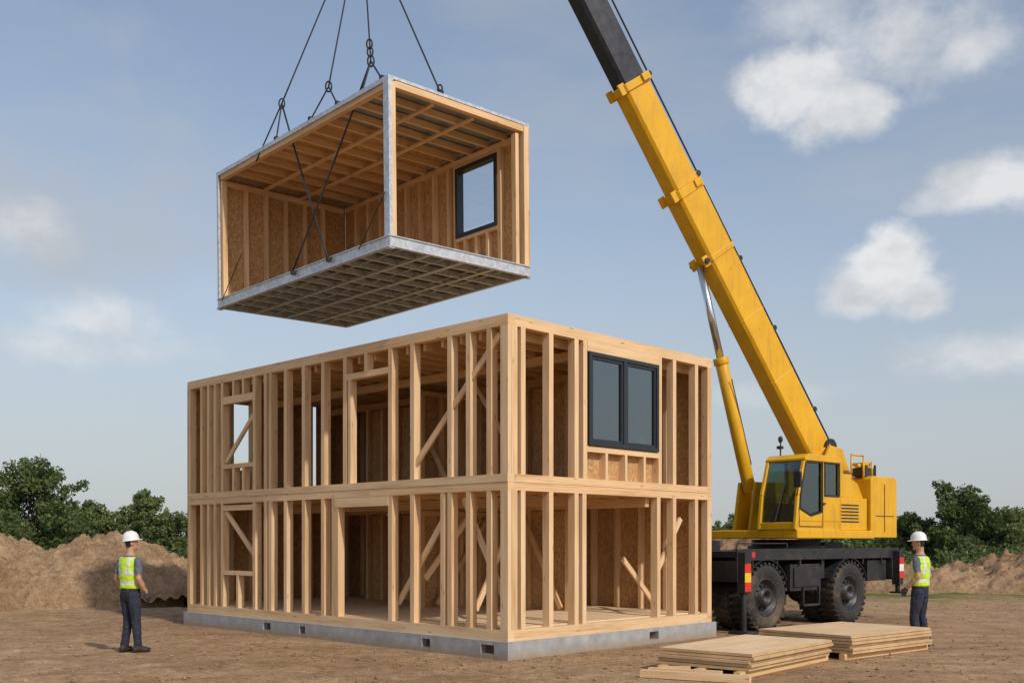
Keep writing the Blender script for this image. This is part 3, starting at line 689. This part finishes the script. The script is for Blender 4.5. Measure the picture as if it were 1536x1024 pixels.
gl.build('cab_glazing',[GLASSK],CR,fixn=True)
ci=MB(); ci.box(2.75,3.3,.22,.72,1.96,2.35); ci.box(3.2,3.36,.24,.70,2.35,3.05); ci.ell((3.28,.47,3.12),(.08,.13,.1)); ci.box(2.1,2.4,.25,.7,1.96,2.45); ci.beam((2.4,.47,2.4),(2.6,.47,2.7),.05,.05)
for y in (ca-.004,):
    for a,b in (((2.10,2.36),(2.12,2.64)),((2.12,2.64),(2.30,3.27)),((2.3,3.27),(2.90,3.30)),((2.9,3.3),(2.9,2.3)),((2.9,2.3),(2.5,2.22)),((2.5,2.22),(2.1,2.36)),((3.0,2.63),(3.55,2.63)),((3.55,2.63),(3.55,3.3)),((3.55,3.3),(3.0,3.3)),((3.,3.3),(3.,2.63))): ci.beam((a[0],y,a[1]),(b[0],y,b[1]),.035,.012,(0,1,0))
ci.beam((1.985,.05,2.1),(2.27,.05,3.3),.03,.03); ci.beam((1.985,.89,2.1),(2.27,.89,3.3),.03,.03)
ci.beam((1.96,.5,2.12),(2.10,.35,2.95),.02,.02)
ci.tube([(1.98,.02,2.6),(1.80,-.12,2.7),(1.80,-.12,2.95)],.012,6); ci.box(1.76,1.82,-.2,-.05,2.75,3.05)
ci.tube([(2.6,.8,3.44),(2.6,.8,3.75)],.015,6); ci.ell((2.6,.8,3.8),(.05,.05,.07)); ci.box(2.52,2.62,.74,.84,3.6,3.66)
ci.box(2.9,3.0,-.012,.02,2.45,2.48)
for a,b in (((2.08,2.0),(2.93,2.0)),((2.93,2.0),(2.93,3.36)),((2.08,2.0),(2.06,2.36))): ci.beam((a[0],ca-.001,a[1]),(b[0],ca-.001,b[1]),.012,.006,(0,1,0))
ci.build('cab_interior_and_trim',[SEAT],CR)
# boom
F=V(4.72,1.19,3.4); TP=V(-5.55,3.75,18.75); bd=(TP-F); bdn=bd.normalized(); side=V(0,0,1).cross(bdn).normalized(); upb=bdn.cross(side)
if upb.z<0: upb=-upb
def Q(q,u=0,s=0): return F+bd*q+upb*u+side*s
bm_=MB()
def sec(mb,q0,q1,w_,d_,m=0,d0=None):
    c=.06
    def pr(d_): return [(-w_/2+c,-d_/2),(w_/2-c,-d_/2),(w_/2,-d_/2+c),(w_/2,d_/2-c*.6),(w_/2-c*.6,d_/2),(-w_/2+c*.6,d_/2),(-w_/2,d_/2-c*.6),(-w_/2,-d_/2+c)]
    b=len(mb.v); n=8
    for q,dd in ((q0,d0 or d_),(q1,d_)):
        for (a,u) in pr(dd): mb.v.append(tuple(Q(q,u,a)))
    for i in range(n):
        j=(i+1)%n; mb.face([b+i,b+j,b+n+j,b+n+i],None,m)
    mb.face([b+i for i in range(n)],None,m); mb.face([b+n+i for i in range(n)],None,m)
sec(bm_,-.03,.357,.50,.72,d0=.66); sec(bm_,.352,.362,.55,.77); sec(bm_,.362,.480,.45,.66); sec(bm_,.476,.4845,.53,.74)
sec(bm_,.277,.283,.54,.76); sec(bm_,.12,.1215,.508,.70); sec(bm_,.2,.2015,.51,.715)
for q,u in ((.281,-.45),(.358,-.42),(.481,-.39)):
    for s_ in (-.2,.2): bm_.beam(Q(q-.006,u,s_),Q(q+.006,u,s_),.05,.16,tuple(upb))
for q in (.358,.481):
    for s_ in (-.29,.29): bm_.beam(Q(q-.004,.22,s_),Q(q+.004,.22,s_),.05,.2,tuple(upb))
for q in (.06,.17,.26,.365,.482): bm_.beam(Q(q,.33),Q(q,.53),.10,.12,tuple(bdn))
bm_.beam(Q(-.03,.0,-.0),Q(.02,.0,.0),.60,.55,tuple(upb))
C1=V(2.62,1.56,2.75); C2=Q(.278,-.48); cdv=(C2-C1)
bm_.tube([C1,C1+cdv*.58],.135,20); bm_.tube([C1+cdv*.57,C1+cdv*.60],.16,20)
bm_.build('boom_base',[YEL],CR,bevel=.012,fixn=True)
b2=MB(); sec(b2,.484,.72,.42,.60); sec(b2,.72,1.0,.33,.45); sec(b2,.715,.725,.46,.62); b2.tube([Q(1.0,.1,-.3),Q(1.,.1,.3)],.35,24)
b2.build('boom_extension',[BLKBOOM],CR,bevel=.01,fixn=True)
b3=MB(); b3.tube([C1+cdv*.59,C2],.078,20); b3.build('lift_cylinder_rod',[CHROME],CR)
b4=MB(); pts=[Q(q,.56) for q in (.0,.06,.17,.26,.365,.482,.7,1.0)]; b4.tube([V(5.3,1.25,3.5)]+pts,.02,6)
for q in (.06,.17,.26,.365,.482): b4.tube([Q(q,.54,-.06),Q(q,.54,.06)],.06,12)
b4.tube([C1+cdv*.1+upb*.2,C1+cdv*.5+side*.2],.012,6)
for s_ in (-.3,.3): b4.tube([Q(.281,-.45,s_*.6),Q(.281,-.45,s_*.9)],.06,14)
b4.build('hoist_rope',[ROPE],CR)

# ------------------------------------------------------------------ plywood stacks
def stack(loc,ang,L_,W_,nsheet,seed):
    random.seed(seed); e=empty('plywood_stack',loc,ang); m=MB()
    for y in (.12,W_*.5,W_-.12): m.box(-.12,L_+.1,y-.045,y+.045,0,.085,2) if seed==1 else m.box(-.05,L_+.05,y-.045,y+.045,0,.085,2)
    z=.088
    for i in range(nsheet):
        dx,dy=random.uniform(-.035,.035),random.uniform(-.035,.035); t=.036
        b=len(m.m); m.box(dx,L_+dx,dy,W_+dy,z,z+t,0)
        for k in range(b+2,b+6): m.m[k]=1
        z+=t+.009
    m.build('sheets_and_bearers',[PLY,PLYE,PINE2],e); return e
stack((2.95,12.78,0),math.radians(50),2.44,1.35,5,1)
stack((4.85,14.76,0),math.radians(40),2.25,1.6,6,2)
tm=MB(); tm.beam((1.62,12.95,.05),(2.85,12.35,.05),.10,.09); tm.beam((1.75,13.2,.05),(2.6,12.8,.052),.09,.085); tm.beam((1.9,13.36,.05),(2.3,13.29,.052),.09,.085)
tm.build('timber_offcuts',[PINE])

# ------------------------------------------------------------------ workers
VEST=plain('hi_vis_vest',(.50,.72,.04),.7,var=.12,scale=9); REFL=plain('reflective_tape',(.62,.64,.62),.35); SHIRT=plain('grey_shirt',(.10,.12,.15),.85)
PANTS=plain('navy_trousers',(.016,.021,.04),.85,var=.35,scale=7,dirt=(.1,.08,.06),dirtamt=.15); BOOT=plain('work_boots',(.03,.024,.02),.7); SKIN=plain('skin',(.46,.25,.16),.5,var=.06)
HAIR=plain('dark_hair',(.02,.014,.01),.6); HELM=plain('white_helmet',(.74,.75,.75),.3,var=.03); GLOVE=plain('work_gloves',(.05,.05,.055),.8); EYE=plain('eye',(.02,.02,.02),.2)
def seg_d(p,a,b):
    ab=b-a; t=max(0,min(1,(p-a).dot(ab)/ab.dot(ab))); return (p-(a+ab*t)).length
def worker(loc,heading,pose,hturn=0.,htilt=0.):
    e=empty('construction_worker',loc,math.atan2(heading[1],heading[0])-math.pi/2)
    m=MB()
    tz=[(.80,.10,.09),(.86,.155,.115),(.93,.168,.122),(1.0,.170,.128),(1.08,.178,.136),(1.18,.186,.140),(1.28,.195,.142),(1.37,.200,.134),(1.43,.185,.112),(1.465,.14,.088),(1.50,.088,.07),(1.53,.058,.06),(1.58,.053,.058),(1.62,.052,.058)]
    m.tube([(0,(-.01 if 1.1<z<1.45 else 0),z) for z,_,_ in tz],[(a,b) for _,a,b in tz],20,ref=(1,0,0))
    for sx,k in ((-1,'L'),(1,'R')):
        hip,knee,ank=[Vector(q) for q in pose['leg'+k]]
        m.tube([hip+V(0,0,.03),hip.lerp(knee,.35),hip.lerp(knee,.8),knee,knee.lerp(ank,.3),knee.lerp(ank,.75),ank+V(0,0,.02)],[(.095,.105),(.090,.098),(.068,.076),(.066,.074),(.064,.072),(.058,.062),(.062,.068)],14,ref=(1,0,0))
        bt=pose.get('toe'+k,0.); fd=V(math.sin(bt),math.cos(bt),0)
        a0=V(ank.x,ank.y,0)
        m.tube([a0-fd*.085+V(0,0,.05),a0-fd*.05+V(0,0,.055),a0+fd*.03+V(0,0,.055),a0+fd*.12+V(0,0,.045),a0+fd*.185+V(0,0,.036)],[(.034,.036),(.045,.054),(.05,.055),(.052,.045),(.034,.03)],12,ref=(1,0,0))
        m.tube([a0+V(0,0,.04),ank+V(0,0,.05)],[(.05,.062),(.052,.058)],12,ref=(1,0,0))
        sh_,elb,wr=[Vector(q) for q in pose['arm'+k]]
        m.ell((sh_.x-sx*.012,sh_.y,sh_.z-.012),(.060,.062,.062),0,12,8)
        m.tube([sh_.lerp(elb,.05),sh_.lerp(elb,.4),sh_.lerp(elb,.75)],[.060,.060,.058],12)
        m.tube([sh_.lerp(elb,.6),elb,elb.lerp(wr,.3),wr],[.05,.045,.044,.031],12)
    hr=Matrix.Rotation(hturn,3,'Z')@Matrix.Rotation(htilt,3,'X'); hc=V(0,.02,1.672)
    hb=len(m.v)
    m.ell((0,0,.02),(.075,.093,.105),0,20,14); m.ell((0,.025,-.055),(.055,.065,.06),0,14,8); m.ell((0,.098,-.012),(.012,.022,.026),0,8,6)
    m.ell((0,.085,.028),(.05,.016,.012),0,10,6); m.ell((0,.083,-.062),(.024,.012,.008),0,8,6); m.ell((0,.076,-.09),(.025,.022,.02),0,8,6)
    for sx in (-1,1): m.ell((sx*.077,-.008,0),(.012,.022,.033),0,8,6)
    for i in range(hb,len(m.v)): m.v[i]=tuple(hr@Vector(m.v[i])+hc)
    raw=m.build('tmp',[SKIN])
    md=raw.modifiers.new('r','REMESH'); md.mode='VOXEL'; md.voxel_size=.011
    m2=raw.modifiers.new('s','SMOOTH'); m2.iterations=3; m2.factor=.5
    dg=bpy.context.evaluated_depsgraph_get(); me=bpy.data.meshes.new_from_object(raw.evaluated_get(dg)); me.name='body'
    bpy.data.objects.remove(raw)
    me.materials.clear()
    for q in [SKIN,VEST,REFL,SHIRT,PANTS,BOOT,HAIR]: me.materials.append(q)
    arms=[[Vector(q) for q in pose['arm'+k]] for k in 'LR']; hri=hr.inverted()
    for v in me.vertices:
        p=v.co
        if p.z<1.45:
            hem=.012*max(0,1-abs(p.z-1.0)/.06) if p.z>.985 and abs(p.x)<.2 else 0
            v.co=p+v.normal*(.008*mnoise.noise(V(p.x*14,p.y*14,p.z*22+loc[0]))+.006*mnoise.noise(V(p.x*30,p.y*30,p.z*9))+hem)
    mi=[]
    for f in me.polygons:
        p=f.center; r=0
        onarm=False; fore=False
        if abs(p.x)>.15 and p.z>.8:
            a,b,c_=arms[0] if p.x<0 else arms[1]
            d1=seg_d(p,a,b); d2=seg_d(p,b,c_)
            if min(d1,d2)<.085 and abs(p.x)>.185 or (min(d1,d2)<.06 and p.z<1.36):
                onarm=True; fore=d2<d1 or (p-a).dot((b-a).normalized())>(b-a).length*.76
        if p.z>1.49:
            q=hri@(p-hc)
            if p.z>1.56 and (q.y<-.02 and q.z>-.06 and abs(q.x)<.09) or q.z>.075: r=6
        elif onarm: r=0 if fore else 3
        elif p.z>.98:
            r=1
            for zz in (1.05,1.20):
                if zz<p.z<zz+.05: r=2
            if p.z>1.25 and .085<abs(p.x)<.13: r=2
            if p.y>0 and abs(p.x)<.05*(p.z-1.2)/.25 and p.z>1.22: r=3
            if p.z>1.465: r=3
        elif p.z>.125: r=4
        else: r=5
        mi.append(r)
    me.polygons.foreach_set('material_index',mi); me.polygons.foreach_set('use_smooth',[True]*len(mi))
    bo=bpy.data.objects.new('body',me); COL.objects.link(bo); bo.parent=e
    hm=MB(); prof=[(.0,.135),(.03,.134),(.06,.125),(.085,.105),(.103,.07),(.11,.03),(.113,.0),(.125,-.005),(.122,-.012),(.105,-.01),(.1,.02),(.06,.1),(0,.11)]
    hm.lathe(prof,(0,0,.055),'z',28)
    hm.ell((0,.105,.047),(.07,.055,.010),0,16,6); hm.tube([(0,-.1,.12),(0,-.04,.185),(0,.03,.19),(0,.09,.14)],[(.018,.008)]*4,8)
    for i in range(len(hm.v)):
        q=Vector(hm.v[i]); q.y*=1.12; hm.v[i]=tuple(hr@q+hc)
    hm.build('hard_hat',[HELM],e,fixn=True)
    ey=MB()
    for sx in (-1,1): ey.ell(tuple(hr@V(sx*.03,.083,.008)+hc),(.010,.007,.006),0,8,6)
    ey.build('eyes',[EYE],e)
    hd=MB()
    for k,sx in (('L',-1),('R',1)):
        sh_,elb,wr=[Vector(q) for q in pose['arm'+k]]; d=(wr-elb).normalized(); d=(d+V(0,0,-.6)).normalized()
        out=V(sx,0,0); out=(out-d*out.dot(d)).normalized(); fw=d.cross(out)*(1 if sx<0 else -1)
        if fw.y<0: fw=-fw
        hd.tube([wr-(wr-elb).normalized()*.05,wr+d*.0,wr+d*.05,wr+d*.095],[(.034,.034),(.022,.033),(.02,.043),(.016,.042)],12,ref=tuple(out))
        for i,(o,l) in enumerate(((.032,.072),(.011,.082),(-.011,.076),(-.031,.058))):
            b=wr+d*.085+fw*o; inn=-out
            p1=b+d*l*.45+inn*.006; p2=p1+d*l*.3+inn*.018; p3=p2+d*l*.18+inn*.022
            hd.tube([b,p1,p2,p3],[.0105,.0098,.009,.0065],8)
        b=wr+d*.03+fw*.028; hd.tube([b,b+d*.03+fw*.028-out*.008,b+d*.06+fw*.034-out*.016,b+d*.078+fw*.03-out*.02],[.014,.0125,.011,.007],8)
    hd.build('hands',[GLOVE],e)
    return e
poseA=dict(legL=[(-.09,0,.88),(-.10,.035,.48),(-.115,-.02,.10)],legR=[(.09,0,.88),(.105,.03,.48),(.12,.05,.10)],toeL=-.25,toeR=.3,
  armL=[(-.205,-.01,1.42),(-.255,-.05,1.13),(-.24,.06,.90)],armR=[(.205,-.01,1.42),(.262,-.04,1.13),(.255,.10,.91)])
worker((-5.86,15.85,-.004),(.55,.83),poseA,hturn=-.5,htilt=.12)
poseB=dict(legL=[(-.09,0,.88),(-.11,.06,.48),(-.13,.0,.10)],legR=[(.09,0,.88),(.10,.02,.48),(.12,-.06,.10)],toeL=.1,toeR=.35,
  armL=[(-.205,-.01,1.42),(-.265,-.06,1.14),(-.235,.13,.95)],armR=[(.205,-.01,1.42),(.26,-.05,1.13),(.25,.07,.90)])
worker((6.62,16.75,-.004),(-.75,.66),poseB,hturn=.35,htilt=-.05)
